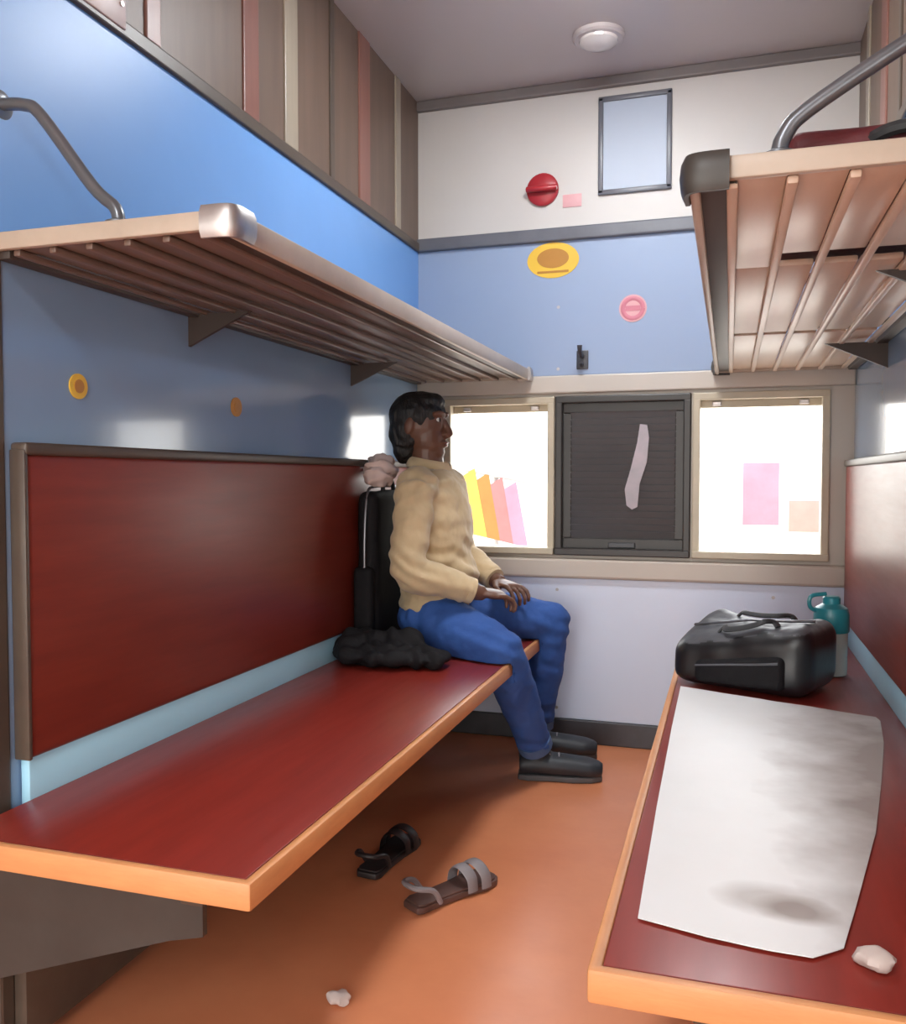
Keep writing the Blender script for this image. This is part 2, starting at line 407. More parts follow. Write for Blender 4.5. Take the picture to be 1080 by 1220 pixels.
# ------------------------------------------------------------------ luggage racks
def rack(sgn, label):
    xb = XL if sgn > 0 else XR
    w = .46
    y0, y1 = 1.18, D - .03
    t = thing('luggage_rack', label, 'rack', (xb + sgn * .23, (y0 + y1) / 2, 1.36))
    def X(a, b): return (xb + sgn * a, xb + sgn * b) if sgn > 0 else (xb - b, xb - a)
    fe = MB().box(*X(w - .014, w), y0, y1, 1.366, 1.408, .005)
    fe.box(*X(0, w - .012), y0, y0 + .014, 1.378, 1.408, .004).box(*X(0, w - .012), y1 - .02, y1, 1.372, 1.408, .005)
    fe.build('rack_frame', M['rack_edge'], t)
    B(*X(w - .060, w - .013), y0 + .014, y1 - .02, 1.374, 1.380, .002).build('edge_flange', M['rack_cross'], t)
    B(*X(.002, .030), y0 + .014, y1 - .02, 1.366, 1.40, .003).build('wall_angle', M['rack_cross'], t)
    mt = M['rack_slat_shaded'] if sgn > 0 else M['rack_slat']
    for (ya, yb_) in (((y0 + .014, y1 - .02),) if sgn > 0 else ((y0 + .014, 1.605), (1.700, 2.450), (2.490, y1 - .02))):
        for k in range(5):
            a = .050 + k * .0725
            if sgn < 0 and k == 4 and yb_ < 2: yb_ = 1.699
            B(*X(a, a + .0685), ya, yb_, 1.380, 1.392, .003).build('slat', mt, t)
    for k in range(6):
        a = .0480 + k * .0725 - .004
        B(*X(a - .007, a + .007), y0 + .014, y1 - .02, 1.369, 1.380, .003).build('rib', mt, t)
    for y in ((1.235, 1.60, 2.10, 2.47, 2.90) if sgn > 0 else (1.235, 1.90, 2.473, 2.90)):
        B(*X(.018, w - .013), y - .024, y + .024, 1.392, 1.404, .003).build('cross_bar', M['rack_cross'], t)
    # rounded corner plates
    for y, s2 in ((y0, 1), (y1, -1)):
        c = MB().tube([(xb + sgn * (w - .05), y - s2 * .003, 1.389), (xb + sgn * (w - .010), y - s2 * .001, 1.389), (xb + sgn * (w + .003), y + s2 * .014, 1.389), (xb + sgn * (w + .003), y + s2 * .055, 1.389)], .026, 10, smooth=5, flat=(.34, 1.0))
        c.build('corner_plate', M['painted_steel'] if sgn < 0 else M['steel'], t)
    # bent end guard tube
    q = .235 if sgn > 0 else .35
    g = MB().tube([(xb + sgn * q, y0 + .03, 1.40), (xb + sgn * (q - .006), y0 + .03, 1.435), (xb + sgn * (q - .05), y0 + .03, 1.475), (xb + sgn * .085, y0 + .03, 1.600), (xb + sgn * .05, y0 + .03, 1.622), (xb + sgn * .004, y0 + .03, 1.628)], .0105, 12, smooth=5)
    gt = g.build('guard_tube', M['tube'], t)
    MB().lathe([(.022, 0), (.022, .004), (.014, .008)], (xb + sgn * q, y0 + .03, 1.408)).build('tube_flange', M['tube'], gt)
    MB().lathe([(.024, 0), (.024, sgn * .004), (.014, sgn * .008)], (xb, y0 + .03, 1.628), 'x').build('tube_flange', M['tube'], gt)
    # support arms from the partition
    for y in (1.75, 2.65):
        MB().prism([(xb + sgn * .0, 1.372), (xb + sgn * .16, 1.372), (xb + sgn * .0, 1.30)], 'y', y - .005, y + .005).build('support_arm', M['rack_cross'], t, smooth=False)
    return t
rack(1, 'slatted luggage rack above the bench with the sitting person')
rack(-1, 'slatted luggage rack holding a maroon bag')

# maroon bag on the right-hand rack
t = thing('travel_bag', 'flat maroon cloth bag lying on the luggage rack', 'bag', (.235, 1.5, 1.408))
m_ = MB().box(.060, .37, 1.262, 1.85, 1.411, 1.462, .02, 3).organic(.01, 2, .005, 9); m_.build('bag_body', M['maroon'], t)
MB().tube([(.17, 1.27, 1.44), (.20, 1.250, 1.445), (.27, 1.250, 1.445), (.30, 1.27, 1.44)], .009, 8, smooth=5).build('handle', M['webbing'], t)
MB().tube([(.12, 1.28, 1.456), (.12, 1.5, 1.464), (.12, 1.80, 1.456)], .004, 8, smooth=4).build('zip', M['zip'], t)

# ------------------------------------------------------------------ things on the end wall
yw = D - .012
t = thing('emergency_chain', 'red emergency chain pull above the grey wall rail', 'alarm pull', (-.68, yw, 2.077))
MB().lathe([(.060, 0), (.060, -.012), (.052, -.018), (.02, -.020)], (-.68, yw, 2.077), 'y', 28).build('mounting_disc', M['red_paint'], t)
MB().tube([(-.735, yw - .03, 2.075), (-.70, yw - .038, 2.072), (-.66, yw - .038, 2.072), (-.625, yw - .03, 2.075)], .011, 10, smooth=5).build('pull_handle', M['red_paint'], t)
for x in (-.73, -.63):
    MB().tube([(x, yw - .012, 2.076), (x, yw - .032, 2.075)], .008, 8).build('handle_post', M['steel'], t)
o = B(-.605, -.535, yw - .003, yw, 2.005, 2.052, .001).build('notice_plate', M['pink_print'], None); tag(o, 'small pinkish plate right of the red emergency pull', 'plate')

t = thing('oval_sticker', 'yellow oval warning sticker under the grey wall rail', 'sticker', (-.641, yw, 1.815))
def oval(cx, cz, rx, rz, y0, y1, n=32): return MB().prism([(cx + rx * math.cos(2 * PI * k / n), cz + rz * math.sin(2 * PI * k / n)) for k in range(n)], 'y', y0, y1)
oval(-.641, 1.815, .098, .066, yw - .0025, yw).build('backing', M['yellow'], t)
oval(-.641, 1.822, .060, .036, yw - .004, yw - .0025).build('centre_patch', M['amber'], t)
B(-.70, -.582, yw - .004, yw - .0025, 1.768, 1.776).build('printed_line', M['amber'], t)

t = thing('round_sticker', 'small pink round sticker on the blue wall panel', 'sticker', (-.345, yw, 1.62))
MB().lathe([(.050, 0), (.050, -.0025)], (-.345, yw, 1.62), 'y', 28).build('backing', M['pink_print'], t)
rg = MB()
pts = [(-.345 + .036 * math.cos(2 * PI * k / 24), yw - .003, 1.62 + .036 * math.sin(2 * PI * k / 24)) for k in range(25)]
rg.tube(pts, .008, 6, flat=(1, .3)); rg.build('printed_ring', M['rose_print'], t)
B(-.372, -.318, yw - .0045, yw - .0025, 1.611, 1.629).build('printed_bar', M['rose_print'], t)

t = thing('coat_hook', 'dark metal coat hook above the shuttered window', 'hook', (-.528, yw, 1.43))
B(-.550, -.506, yw - .006, yw, 1.405, 1.475, .003).build('hook_plate', M['dark_steel'], t)
MB().tube([(-.528, yw - .004, 1.455), (-.528, yw - .045, 1.452), (-.528, yw - .066, 1.468), (-.528, yw - .070, 1.485)], [.008, .008, .008, .010], 10, smooth=5).build('hook_prong', M['dark_steel'], t)
MB().tube([(-.528, yw - .004, 1.425), (-.528, yw - .03, 1.415), (-.528, yw - .042, 1.425)], .007, 10, smooth=5).build('hook_prong', M['dark_steel'], t)

t = thing('framed_notice', 'pale bluish notice in a thin dark frame high on the end wall', 'notice', (-.343, yw, 2.21))
B(-.46, -.226, yw - .004, yw, 2.05, 2.375).build('notice_sheet', M['notice_blue'], t)
fr = MB().box(-.474, -.456, yw - .012, yw, 2.04, 2.385, .003).box(-.230, -.212, yw - .012, yw, 2.04, 2.385, .003)
fr.box(-.474, -.212, yw - .012, yw, 2.036, 2.054, .003).box(-.474, -.212, yw - .012, yw, 2.371, 2.389, .003)
fr.build('frame', M['rail_grey'], t)

# seat numbers on the left partition
for i, (y, z) in enumerate(((1.385, 1.174), (1.945, 1.178))):
    t = thing('seat_number_disc', ('round amber seat number disc near the open end of the blue partition', 'round amber seat number disc beside the middle of the bench back')[i], 'sticker', (XL, y, z), 'seat number discs')
    MB().lathe([(.024, 0), (.024, .003)], (XL, y, z), 'x', 24).build('backing', M['amber'] if i else M['yellow'], t)
    MB().lathe([(.013, .003), (.013, .0045)], (XL, y, z), 'x', 20).build('centre_patch', M['amber'], t)
t = thing('glow_plate', 'small pale plate standing for a lamp reflection on the trim above the upper blue panel', 'plate', (XL + .014, 1.44, 1.925))  # pale plate painted in place of the lamp's reflection
B(XL + .010, XL + .018, 1.36, 1.52, 1.895, 1.985, .003).build('plate', mat('plate_pale', (.62, .50, .48), .4), t)
for y in (1.375, 1.505): MB().lathe([(.005, 0), (.005, .003)], (XL + .018, y, 1.94), 'x', 10).build('screw', M['steel'], t)

# ceiling lamp
t = thing('ceiling_lamp', 'small round pale ceiling lamp above the gap between benches', 'lamp', (-.43, 2.97, CH))
MB().lathe([(.085, 0), (.085, -.012), (.078, -.018), (.06, -.018)], (-.43, 2.97, CH), 'z', 32).build('rim', M['ceiling'], t)
MB().lathe([(.066, -.010), (.062, -.026), (.045, -.036), (.02, -.041), (.004, -.042)], (-.43, 2.97, CH), 'z', 32).build('diffuser', M['lamp_glass'], t)

def ceiling_light(cx, cy, m, label):
    t = thing('ceiling_light', label, 'lamp', (cx, cy, CH))
    MB().box(cx - .20, cx + .20, cy - .17, cy + .17, CH - .025, CH + .004, .008, 3).build('housing', M['cream_wall'], t)
    MB().box(cx - .17, cx + .17, cy - .14, cy + .14, CH - .045, CH - .022, .010, 3).build('diffuser', m, t)
    return t
ceiling_light(-.34, 2.36, M['lit'], 'lit square ceiling light between the two benches')
ceiling_light(-.44, -.45, M['lit'], 'added square ceiling light over the unseen aisle')  # out-of-view lamp added for extra light from the aisle

# ------------------------------------------------------------------ white sheet and litter
poly = [(-.105, 1.115), (-.02, 1.092), (.055, 1.082), (.098, 1.080), (.135, 1.115), (.165, 1.24), (.225, 1.50), (.27, 1.75), (.315, 2.02), (.335, 2.2), (.33, 2.235), (.1, 2.322), (-.12, 2.415), (-.118, 2.0), (-.112, 1.5)]
bm = bmesh.new()
ctr = bm.verts.new((.06, 1.7, 0)); ring = [bm.verts.new((x, y, 0)) for x, y in poly]
for k in range(len(ring)): bm.faces.new((ctr, ring[k], ring[(k + 1) % len(ring)]))
bmesh.ops.subdivide_edges(bm, edges=bm.edges[:], cuts=9, use_grid_fill=True)
for v in bm.verts:
    e = noise.noise(v.co * 5.0) * .5 + noise.noise(v.co * 13.0 + Vector((3, 1, 0))) * .25
    v.co.z = .4432 + .004 * max(0, e)
r = bmesh.ops.extrude_face_region(bm, geom=bm.faces[:])
for v in [x for x in r['geom'] if isinstance(x, bmesh.types.BMVert)]: v.co.z += .0015
bmesh.ops.recalc_face_normals(bm, faces=bm.faces)
mb = MB(); mb.bm = bm
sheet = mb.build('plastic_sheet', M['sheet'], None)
tag(sheet, 'crumpled white sheet spread over the bench in front of the black bag', 'sheet')
def scrap(name, c, r, m, label):
    s_ = MB().ell((0, 0, 0), (r, r * .8, r * .55), u=14, v=10)
    for v in s_.bm.verts: v.co *= 1 + .45 * noise.noise(v.co * (1.6 / r) + Vector(c) * 9)
    zmin = min(v.co.z for v in s_.bm.verts)
    s_.move((c[0], c[1], c[2] - zmin)); o = s_.build(name, m, None); tag(o, label, 'scrap'); return o
scrap('paper_scrap', (.165, 1.085, .4405), .022, M['paper'], 'small crumpled paper scrap at the near corner of the white sheet')
scrap('paper_scrap', (-.70, 1.50, 0), .022, M['paper'], 'small crumpled paper scrap on the floor near the sandals')

# ------------------------------------------------------------------ black bag on the right bench
t = thing('duffel_bag', 'black duffel bag with sheen painted on its top on the bench behind the white sheet', 'bag', (.06, 2.5, .44))
BC = Vector((.070, 2.508, .4415)); BR = Matrix.Rotation(math.radians(-23.5), 3, 'Z')
def bag_shape(mb, amp=.006):
    for v in mb.bm.verts:
        p = v.co
        k = min(1, max(0, .58 + .55 * (p.x + .185) / .37 + .75 * (p.y + .13) / .26 * .55))
        sag = 1 - .10 * max(0, math.cos(p.x * 9)) * max(0, p.z / .16)
        p.z = max(.0, p.z * k * sag + noise.noise(p * 16) * amp * (1 if p.z > .02 else 0) + noise.noise(p * 45) * amp * .3 * (1 if p.z > .02 else 0))
        p.y += noise.noise(p * 13 + Vector((4, 0, 0))) * amp * (1 if p.z > .02 else 0)
        v.co = BR @ p + BC
    return mb
bb = bag_shape(MB().box(-.190, .185, -.13, .13, 0, .192, .052, 4).organic(.009, 4))
bb.use(M['black_nylon']).use(M['nylon_sheen']); bb.bm.normal_update()
for f in bb.bm.faces: f.material_index = 1 if f.normal.z > .72 and f.calc_center_median().z > .50 else 0  # upward faces painted lighter as a sheen on the black nylon
bb.build('bag_body', None, t)
bag_shape(MB().box(-.11, .13, -.150, -.10, .022, .115, .020, 4).organic(.007, 3), .003).build('front_pocket', M['black_fabric'], t)
bag_shape(MB().tube([(-.165, -.02, .192), (-.08, -.03, .204), (.05, -.03, .206), (.165, -.02, .194)], .0045, 8, smooth=6), 0).build('zip', M['zip'], t)
bag_shape(MB().tube([(-.10, -.154, .100), (0, -.156, .104), (.12, -.154, .100)], .0035, 8, smooth=5), 0).build('zip', M['zip'], t)
for y in (-.075, .05):
    bag_shape(MB().tube([(-.07, y, .192), (-.055, y + .002, .210), (-.03, y - .028, .216), (.05, y - .03, .216), (.075, y + .002, .210), (.09, y, .192)], .010, 8, smooth=6, flat=(1, .45)), 0).build('handle', M['webbing'], t)
# water bottle
bx, by = .280, 2.705
t = thing('water_bottle', 'milky water bottle with teal top standing beside the black bag', 'bottle', (bx, by, .4405))
MB().lathe([(.036, 0), (.043, .004), (.044, .02), (.044, .05), (.0425, .055), (.044, .06), (.044, .120), (.041, .132)], (bx, by, .4405), seg=28).build('bottle_body', M['clear_plastic'], t)
MB().lathe([(.046, .124), (.048, .128), (.048, .175), (.043, .192), (.028, .202), (.024, .204), (.024, .220), (.019, .225)], (bx, by, .4405), seg=28).build('cap', M['teal'], t)
MB().tube([(bx - .034, by - .01, .62), (bx - .058, by - .015, .635), (bx - .055, by - .015, .665), (bx - .015, by - .004, .672)], .006, 8, smooth=6).build('carry_loop', M['teal'], t)

# ------------------------------------------------------------------ footwear on the floor
def sandal(c, deg, label, base, strap, s=1.0):
    t = thing('sandal', label, 'sandal', c, 'pair of sandals on the floor')
    out = []
    prof = [(0, -.125, .028), (.1, -.11, .036), (.3, -.05, .033), (.55, .02, .036), (.8, .08, .046), (.95, .115, .040), (1, .132, .022)]
    L = [(-w, y) for _, y, w in prof]; Rr = [(w * .9, y) for _, y, w in prof][::-1]
    poly = L + Rr
    a = MB().prism(poly, 'z', .002, .018, .004).rot(deg)
    a.build('sole', base, t, world=False)
    f = MB().prism([(x * .9, y * .95) for x, y in poly], 'z', .018, .023, .002).rot(deg); f.build('footbed', base, t, world=False)
    for y, w in ((.075, .046), (.035, .041)):
        MB().tube([(-w, y, .012), (-w * .85, y, .042), (-w * .3, y - .004, .062), (w * .3, y - .004, .062), (w * .8, y, .042), (w * .92, y, .012)], .016, 10, smooth=5, flat=(1, .22), n0=(0, 1, 0)).rot(deg).build('strap', strap, t, world=False)
    MB().tube([(-.034, -.06, .014), (-.04, -.085, .05), (-.025, -.125, .062), (.02, -.125, .062), (.034, -.085, .05), (.030, -.06, .014)], .0065, 8, smooth=5).rot(deg).build('heel_strap', strap, t, world=False)
    return t
sandal((-.84, 2.12, 0), -6, 'dark sandal lying half under the long bench', M['sandal_dark'], M['sandal_dark'])
sandal((-.625, 1.98, 0), -32, 'brown sandal with greyish straps out in the aisle gap', M['sandal_brown'], M['strap_grey'])

# ------------------------------------------------------------------ the person
hipR, hipL = Vector((-.950, 2.72, .545)), Vector((-.950, 2.89, .545))
kneR, ankR = Vector((-.665, 2.60, .475)), Vector((-.605, 2.86, .095))
kneL, ankL = Vector((-.600, 3.045, .500)), Vector((-.655, 3.09, .095))
shR, elR, wrR = Vector((-.955, 2.640, .995)), Vector((-.945, 2.555, .715)), Vector((-.755, 2.665, .640))
shL, elL, wrL = Vector((-.955, 2.985, .995)), Vector((-.925, 3.030, .730)), Vector((-.760, 2.930, .645))
body = MB()
# trunk
body.tube([(-.945, 2.805, .50), (-.942, 2.805, .60), (-.938, 2.81, .72), (-.94, 2.81, .86), (-.955, 2.81, .98), (-.965, 2.81, 1.03)], [.12, .12, .11, .125, .115, .065], 20, smooth=4, flat=(.72, 1.15))
body.ell((-.955, 2.81, .945), (.070, .165, .055))
body.tube([(-.965, 2.81, 1.0), (-.972, 2.806, 1.06), (-.972, 2.80, 1.12)], [.058, .054, .054], 16)
# head: skull, face, jaw, nose, brow, lips, ears
hc = Vector((-1.0, 2.80, 1.185))
body.ell(hc, (.094, .074, .096)); body.ell(hc + Vector((.028, 0, -.045)), (.062, .062, .078))
body.ell(hc + Vector((.060, 0, -.098)), (.030, .034, .024)); body.ell(hc + Vector((.040, 0, -.070)), (.050, .054, .045))
body.tube([hc + Vector((.086, 0, .012)), hc + Vector((.098, 0, -.012)), hc + Vector((.108, 0, -.036)), hc + Vector((.092, 0, -.045))], [.008, .010, .013, .009], 10, smooth=3)
for s in (-1, 1):
    body.ell(hc + Vector((.098, s * .012, -.040)), (.011, .009, .008))
    body.tube([hc + Vector((.091, s * .008, .026)), hc + Vector((.086, s * .034, .030)), hc + Vector((.068, s * .056, .024))], .009, 8, smooth=3)
    body.ell(hc + Vector((.046, s * .031, -.030)), (.030, .026, .036))
    body.ell(hc + Vector((-.008, s * .074, -.012)), (.017, .009, .030), Matrix.Rotation(.25, 3, 'Y'))
body.ell(hc + Vector((.092, 0, -.066)), (.010, .022, .006)); body.ell(hc + Vector((.089, 0, -.076)), (.010, .019, .007))
# arms
for sh, el, wr in ((shR, elR, wrR), (shL, elL, wrL)):
    body.tube([sh - Vector((0, 0, .03)), sh.lerp(el, .5), el, el.lerp(wr, .3), wr], [.044, .042, .038, .038, .026], 14, smooth=4)
# legs and feet
for hp, kn, an, toe in ((hipR, kneR, ankR, Vector((.19, .035, 0))), (hipL, kneL, ankL, Vector((.19, .03, 0)))):
    body.tube([hp, hp.lerp(kn, .5), kn], [.085, .072, .055], 16, smooth=4)
    body.tube([kn, kn.lerp(an, .3), an], [.055, .054, .036], 16, smooth=4)
    f0 = Vector((an.x, an.y, .045))
    body.tube([f0 - toe * .22, f0 + toe * .3, f0 + toe * .85 - Vector((0, 0, .012)), f0 + toe - Vector((0, 0, .014))], [.034, .038, .034, .020], 12, smooth=4, flat=(1.15, .75))
    body.tube([an, f0], [.036, .036], 12)
# hands: palm, four bent fingers, thumb
def hand(mb, wr, fwd, side, down):
    fwd, side, down = fwd.normalized(), side.normalized(), down.normalized()
    pc = wr + fwd * .048
    R3 = Matrix((fwd, side, down)).transposed()
    mb.ell(pc, (.050, .040, .016), R3); mb.ell(wr + fwd * .075, (.022, .040, .014), R3)
    mb.tube([wr - fwd * .02, wr + fwd * .02], [.025, .024], 12)
    for i, (off, ln) in enumerate(((.036, .072), (.012, .080), (-.012, .075), (-.036, .060))):
        a = wr + fwd * .082 + side * off
        b = a + (fwd * .82 + down * .35 + side * off * 3) * ln * .45
        c = b + (fwd * .35 + down * .85) * ln * .32
        d = c + (fwd * -.25 + down * .9) * ln * .24
        mb.tube([a - fwd * .03, a, b, c, d], [.0080, .0083, .0078, .0074, .0062], 10)
        mb.ell(d, (.0066,) * 3, u=10, v=8)
    a = wr + fwd * .022 + side * .030
    b = a + fwd * .030 + side * .028 + down * .012
    c = b + fwd * .030 + side * .006 + down * .010
    mb.tube([a - side * .012, a, b, c], [.013, .0125, .0105, .0080], 10); mb.ell(c, (.008,) * 3, u=10, v=8)
hand(body, wrR, Vector((.75, .62, -.12)), Vector((-.60, .75, .1)), Vector((.12, .0, -1)))
hand(body, wrL, Vector((.80, -.52, -.12)), Vector((-.50, -.80, .1)), Vector((.12, .0, -1)))
body.organic(.0036, 3)
person = body.build('person', M['skin'], None)
tag(person, 'dark-haired person in beige shirt and blue jeans sitting sideways beside the window', 'person')
for s in (-1, 1):
    e = MB().ell(hc + Vector((.0735, s * .030, .008)), (.0118, .0125, .0098), u=14, v=10).build('eye', M['eye_white'], person)
    MB().ell(hc + Vector((.0828, s * .0305, .008)), (.0036, .0058, .0062), u=12, v=8).build('iris', M['iris'], e)
lp = MB().ell(hc + Vector((.0975, 0, -.066)), (.0065, .020, .0042)); lp.ell(hc + Vector((.0955, 0, -.0755)), (.006, .017, .0052)); lp.organic(.002, 2).build('lips', M['lip'], person)
h = MB()
h.ell(hc + Vector((-.006, 0, .026)), (.098, .080, .080)); h.ell(hc + Vector((-.034, 0, -.028)), (.068, .077, .085)); h.ell(hc + Vector((-.044, 0, -.085)), (.042, .058, .050))
h.ell(hc + Vector((.030, 0, .068)), (.060, .060, .034))
for s in (-1, 1): h.ell(hc + Vector((.030, s * .064, .020)), (.014, .012, .040))
h.organic(.005, 3)
for v in h.bm.verts:
    d = (v.co - hc)
    v.co += noise.noise_vector(Vector((v.co.x * 30, v.co.y * 90, v.co.z * 30))) * .0045 + d.normalized() * .004 * noise.noise(Vector((v.co.x * 20, v.co.y * 120, v.co.z * 20)))
h.build('hair', M['hair'], person)
# shirt: trunk and sleeves as one cloth skin
s_ = MB()
s_.tube([(-.945, 2.805, .515), (-.942, 2.805, .60), (-.938, 2.81, .70), (-.935, 2.81, .85), (-.955, 2.81, .97), (-.965, 2.81, 1.025)], [.150, .152, .145, .150, .140, .078], 24, smooth=5, flat=(.74, 1.15))
s_.ell((-.955, 2.81, .960), (.098, .175, .078)); s_.ell((-.955, 2.66, .975), (.072, .066, .062)); s_.ell((-.955, 2.965, .975), (.072, .066, .062)); s_.ell((-.90, 2.81, .68), (.10, .14, .09))
for sh, el, wr in ((shR, elR, wrR), (shL, elL, wrL)):
    wv = el.lerp(wr, .90)
    s_.tube([sh - Vector((0, 0, .02)), sh.lerp(el, .5), el, el.lerp(wr, .4), wv], [.066, .062, .058, .052, .040], 16, smooth=5)
s_.organic(.0065, 4)
def folds(bm, centre_pts, amp):
    bm.normal_update()
    for v in bm.verts:
        p = v.co; a = 0
        for c, ax, k, rad in centre_pts:
            d = (p - Vector(c)); f = math.exp(-(d.length / rad) ** 2)
            a += f * math.sin(d.dot(Vector(ax).normalized()) * k + 3 * noise.noise(p * 9))
        v.co += v.normal * (amp * a + .004 * noise.noise(p * 17) + .003 * noise.noise(p * 41))
folds(s_.bm, [(elR, (.5, .1, .9), 150, .10), (elL, (.5, .1, .9), 150, .10), ((-.93, 2.68, .62), (.25, .1, 1), 120, .14), ((-.93, 2.66, .93), (.5, -.2, -.8), 110, .12), ((-.86, 2.80, .68), (.2, .2, 1), 110, .13), (wrR, (1, .5, -.2), 190, .06)], .0052)
shirt = s_.build('shirt', M['shirt'], person)
MB().tube([(-.965 + .066 * math.cos(a), 2.808 + .066 * math.sin(a), 1.046 + .012 * -math.cos(a)) for a in [2 * PI * k / 20 for k in range(21)]], .014, 10, cap=False, flat=(.7, 1.4)).build('collar', M['shirt'], shirt)
for el, wr in ((elR, wrR), (elL, wrL)):
    MB().tube([el.lerp(wr, .84), el.lerp(wr, .93)], [.041, .040], 16).build('cuff', M['shirt'], shirt)
j = MB()
j.ell((-.945, 2.805, .545), (.115, .185, .10))
for hp, kn, an in ((hipR, kneR, ankR), (hipL, kneL, ankL)):
    lo = kn.lerp(an, .93)
    j.tube([hp, hp.lerp(kn, .5), kn], [.098, .088, .071], 18, smooth=4)
    j.ell(kn, (.07, .07, .07))
    j.tube([kn, kn.lerp(an, .4), kn.lerp(an, .75), lo], [.071, .068, .058, .056], 18, smooth=4)
j.organic(.008, 5)
folds(j.bm, [(kneR, (-.3, -.2, -.9), 120, .10), (kneL, (-.3, -.2, -.9), 120, .10), (hipR, (1, -.3, .2), 110, .11), (ankR, (0, .2, 1), 150, .09), (ankL, (0, .2, 1), 150, .09)], .0050)
for v in j.bm.verts:
    p = v.co
    if p.x < -.62 and p.z > .38: v.co.z = max(p.z, .4440)
jn = j.build('jeans', M['jeans'], person)
for kn, an in ((kneR, ankR), (kneL, ankL)):
    MB().tube([kn.lerp(an, .88), kn.lerp(an, .955)], [.0585, .0585], 18).build('hem', M['denim_hem'], jn)
for an, toe in ((ankR, Vector((.19, .035, 0))), (ankL, Vector((.19, .03, 0)))):
    f0 = Vector((an.x, an.y, .050)); q = MB()
    q.tube([f0 - toe * .30, f0 + toe * .3, f0 + toe * .9 - Vector((0, 0, .010)), f0 + toe * 1.12 - Vector((0, 0, .014))], [.042, .047, .043, .026], 16, smooth=4, flat=(1.1, .80))
    q.tube([Vector((an.x, an.y, .10)), f0], [.045, .046], 14); q.organic(.007, 4)
    for v in q.bm.verts: v.co.z = max(v.co.z, .014)
    shoe = q.build('shoe', M['shoe'], person)
    ang = math.atan2(toe.y, toe.x)
    so = MB(); pr_ = [(-.062, .030), (-.03, .040), (.05, .038), (.12, .046), (.18, .040), (.215, .018)]
    so.prism([(x, w) for x, w in pr_] + [(x, -w) for x, w in pr_[::-1]], 'z', .001, .020, .004).rot(math.degrees(ang)).move((an.x, an.y, 0))
    so.build('sole', M['sole'], shoe)
    for k in range(4):
        c = f0 + toe * (.22 + .16 * k) + Vector((0, 0, .036 - .006 * k)); sd = Vector((-toe.y, toe.x, 0)).normalized()
        MB().tube([c - sd * .022, c + Vector((0, 0, .005)), c + sd * .022], .0032, 6, smooth=3).build('lace', M['strap_grey'], shoe)

# black backpack between the person's back and the bench back
t = thing('backpack', 'black backpack standing between the person and the bench back', 'backpack', (-1.09, 2.76, .4405))
k = MB().box(-1.143, -1.068, 2.590, 2.955, .446, .960, .030, 4).organic(.009, 3, .004, 9); k.build('pack_body', M['black_fabric'], t)
MB().box(-1.142, -1.075, 2.562, 2.605, .47, .72, .016, 4).organic(.008, 3).build('side_pocket', M['black_fabric'], t)
MB().tube([(-1.10, 2.72, .955), (-1.10, 2.74, .992), (-1.10, 2.80, .992), (-1.10, 2.82, .955)], .008, 8, smooth=5).build('top_handle', M['webbing'], t)
MB().tube([(-1.104, 2.578, .60), (-1.104, 2.576, .80), (-1.104, 2.60, .945), (-1.104, 2.66, .973), (-1.104, 2.88, .973)], .0045, 8, smooth=5).build('zip', M['zip'], t)
# pale cloth on it
cl = MB().ell((-1.09, 2.685, 1.015), (.048, .075, .046)); cl.ell((-1.088, 2.655, .985), (.045, .06, .030)); cl.ell((-1.10, 2.715, 1.03), (.038, .05, .045))
cl.organic(.007, 4).move((0, 0, .014))
cl.bm.normal_update()
for v in cl.bm.verts:
    p = v.co; v.co += v.normal * (.007 * math.sin(p.z * 150 + p.y * 60 + 4 * noise.noise(p * 20)) + .006 * noise.noise(p * 40))
    v.co.z = max(v.co.z, .972)
o = cl.build('folded_cloth', M['pale_cloth'], None); tag(o, 'pale bunched cloth lying on top of the black backpack', 'cloth')
# black jacket on the seat beside the hip
jk = MB().ell((-.99, 2.51, .475), (.165, .115, .035)); jk.ell((-1.08, 2.53, .49), (.07, .09, .045)); jk.ell((-.88, 2.50, .468), (.10, .075, .028)); jk.ell((-.97, 2.56, .50), (.10, .055, .040))
jk.organic(.006, 3).move((0, -.045, 0))
jk.bm.normal_update()
for v in jk.bm.verts:
    p = v.co
    a = math.sin(p.x * 70 + p.y * 60 + 5 * noise.noise(p * 9)) * .006 + math.sin(p.y * 120 - p.x * 40 + 4 * noise.noise(p * 12)) * .003
    v.co += v.normal * (a + .010 * noise.noise(p * 16)); v.co.z = max(v.co.z, .4418)
t = thing('jacket', 'black jacket bundled on the seat against the sitting person', 'jacket', (-.98, 2.51, .4405))
jk.build('jacket_body', M['black_fabric'], t)
MB().tube([(-1.08, 2.44, .452), (-1.0, 2.415, .462), (-.90, 2.425, .462), (-.83, 2.46, .452)], [.012, .026, .025, .016], 12, smooth=5, flat=(1, .6)).wobble(.004, 30).build('sleeve', M['black_fabric'], t)

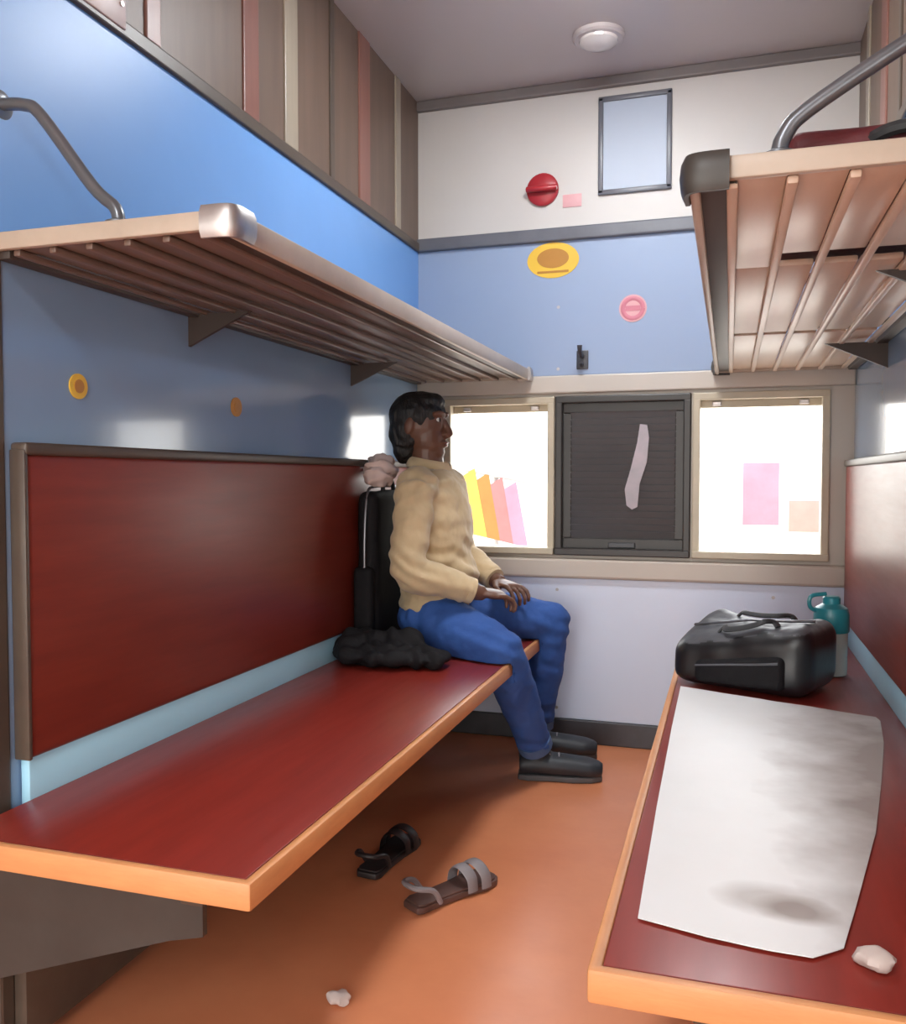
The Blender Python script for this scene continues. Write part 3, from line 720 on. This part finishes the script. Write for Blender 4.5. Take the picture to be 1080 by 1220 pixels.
# ------------------------------------------------------------------ outside the windows
struct(B(-14, 14, D + .35, 22, -.5, -.3), 'ground', M['platform'], None, 'pale platform outside the windows', 'ground')
struct(B(-14, 14, -14, YB - .35, -.5, -.3), 'ground_far_side', M['platform'])
def board(cx, y, w, z0, z1, label, panels):
    t = thing('hoarding', label, 'billboard', (cx, y, -.3))
    B(cx - w / 2, cx + w / 2, y, y + .04, z0, z1, .006).build('board', M['board_white'], t)
    for x in (cx - w / 2 + .08, cx + w / 2 - .08): B(x - .03, x + .03, y + .04, y + .1, -.3, z1, .004).build('post', M['post_grey'], t)
    for (x0, x1, a, b, m_) in panels:
        B(x0, x1, y - .006, y, a, b, .002).build('colour_patch', m_, t)
    return t
YO = 6.0
board(.45, YO, 1.5, .35, 1.12, 'white hoarding with pink and salmon patches outside the window over the bag',
      [(.08, .30, .70, 1.10, M['poster_pink']), (.36, .64, .66, .86, M['poster_salmon'])])
board(-1.55, YO, 1.5, .35, 1.06, 'plain white hoarding outside the window beside the person', [])
t = thing('striped_banner', 'tilted yellow, orange and pink striped cloth outside the window', 'banner', (-1.45, YO - .25, -.3))
for i, c in enumerate(('c_yellow', 'c_orange', 'c_red', 'c_pink')):
    x = -1.66 + i * .095
    MB().prism([(x, .62 - i * .02), (x + .097, .60 - i * .02), (x - .02 + .03, 1.02 - i * .03 + .05), (x - .09 + .02, 1.02 - i * .03)], 'y', YO - .26, YO - .25).wobble(.006, 4).build('stripe', M[c], t, smooth=False)
MB().tube([(-1.72, YO - .245, 1.06), (-1.30, YO - .245, .98)], .014, 10).build('rod', M['post_grey'], t)
MB().tube([(-1.51, YO - .22, -.3), (-1.51, YO - .22, 1.02)], .018, 10).build('pole', M['post_grey'], t)

# ------------------------------------------------------------------ light
W = bpy.data.worlds.new('World'); S.world = W; W.use_nodes = True
nt = W.node_tree; bg = nt.nodes['Background']
tc = nt.nodes.new('ShaderNodeTexCoord'); sx = nt.nodes.new('ShaderNodeSeparateXYZ')
nt.links.new(tc.outputs['Generated'], sx.inputs['Vector'])
rp = nt.nodes.new('ShaderNodeValToRGB')
rp.color_ramp.elements[0].position = 0.0; rp.color_ramp.elements[0].color = (1.0, .965, .90, 1)
rp.color_ramp.elements[1].position = .7; rp.color_ramp.elements[1].color = (.86, .93, 1.0, 1)
nt.links.new(sx.outputs['Z'], rp.inputs['Fac']); nt.links.new(rp.outputs['Color'], bg.inputs['Color'])
bg.inputs['Strength'].default_value = 1.0
def portal(x0, x1, z0, z1, y, out):
    l = bpy.data.lights.new('daylight_portal', 'AREA'); l.shape = 'RECTANGLE'; l.size = x1 - x0; l.size_y = z1 - z0
    l.cycles.is_portal = True
    o = bpy.data.objects.new('daylight_portal', l); C.objects.link(o); o.location = ((x0 + x1) / 2, y, (z0 + z1) / 2)
    o.rotation_euler = (math.radians(-90 if out > 0 else 90), 0, 0)
for a in (wins[0], wins[2]): portal(*a, D + .08, 1)
for a in ops: portal(*a, YB - .07, -1)

sl = bpy.data.lights.new('sun', 'SUN'); sl.energy = 1.5; sl.angle = .02; sl.color = (1, .95, .86)
so_ = bpy.data.objects.new('sun', sl); C.objects.link(so_); so_.location = (-6, 8, 9); so_.rotation_euler = (math.radians(-7), math.radians(-35), 0)
struct(B(X0 - .1, X1 + .1, YB - .2, D + .2, CH + .07, CH + .16), 'roof', M['ceil_trim'])
# ------------------------------------------------------------------ camera
cd = bpy.data.cameras.new('camera'); co = bpy.data.objects.new('camera', cd); C.objects.link(co)
co.location = (0, 0, 1.0)
co.rotation_euler = (PI / 2 - math.atan(40 / 1050), 0, math.atan(330 / 1050))
cd.sensor_fit = 'HORIZONTAL'; cd.sensor_width = 36; cd.lens = 36 * 1050 / 1080
cd.clip_start = .02
S.camera = co
S.view_settings.view_transform = 'Standard'; S.view_settings.look = 'None'
S.view_settings.gamma = 1; S.view_settings.use_curve_mapping = False
S.view_settings.exposure = 2.72
S.cycles.use_denoising = True
S.cycles.max_bounces = 10; S.cycles.diffuse_bounces = 6; S.cycles.glossy_bounces = 5
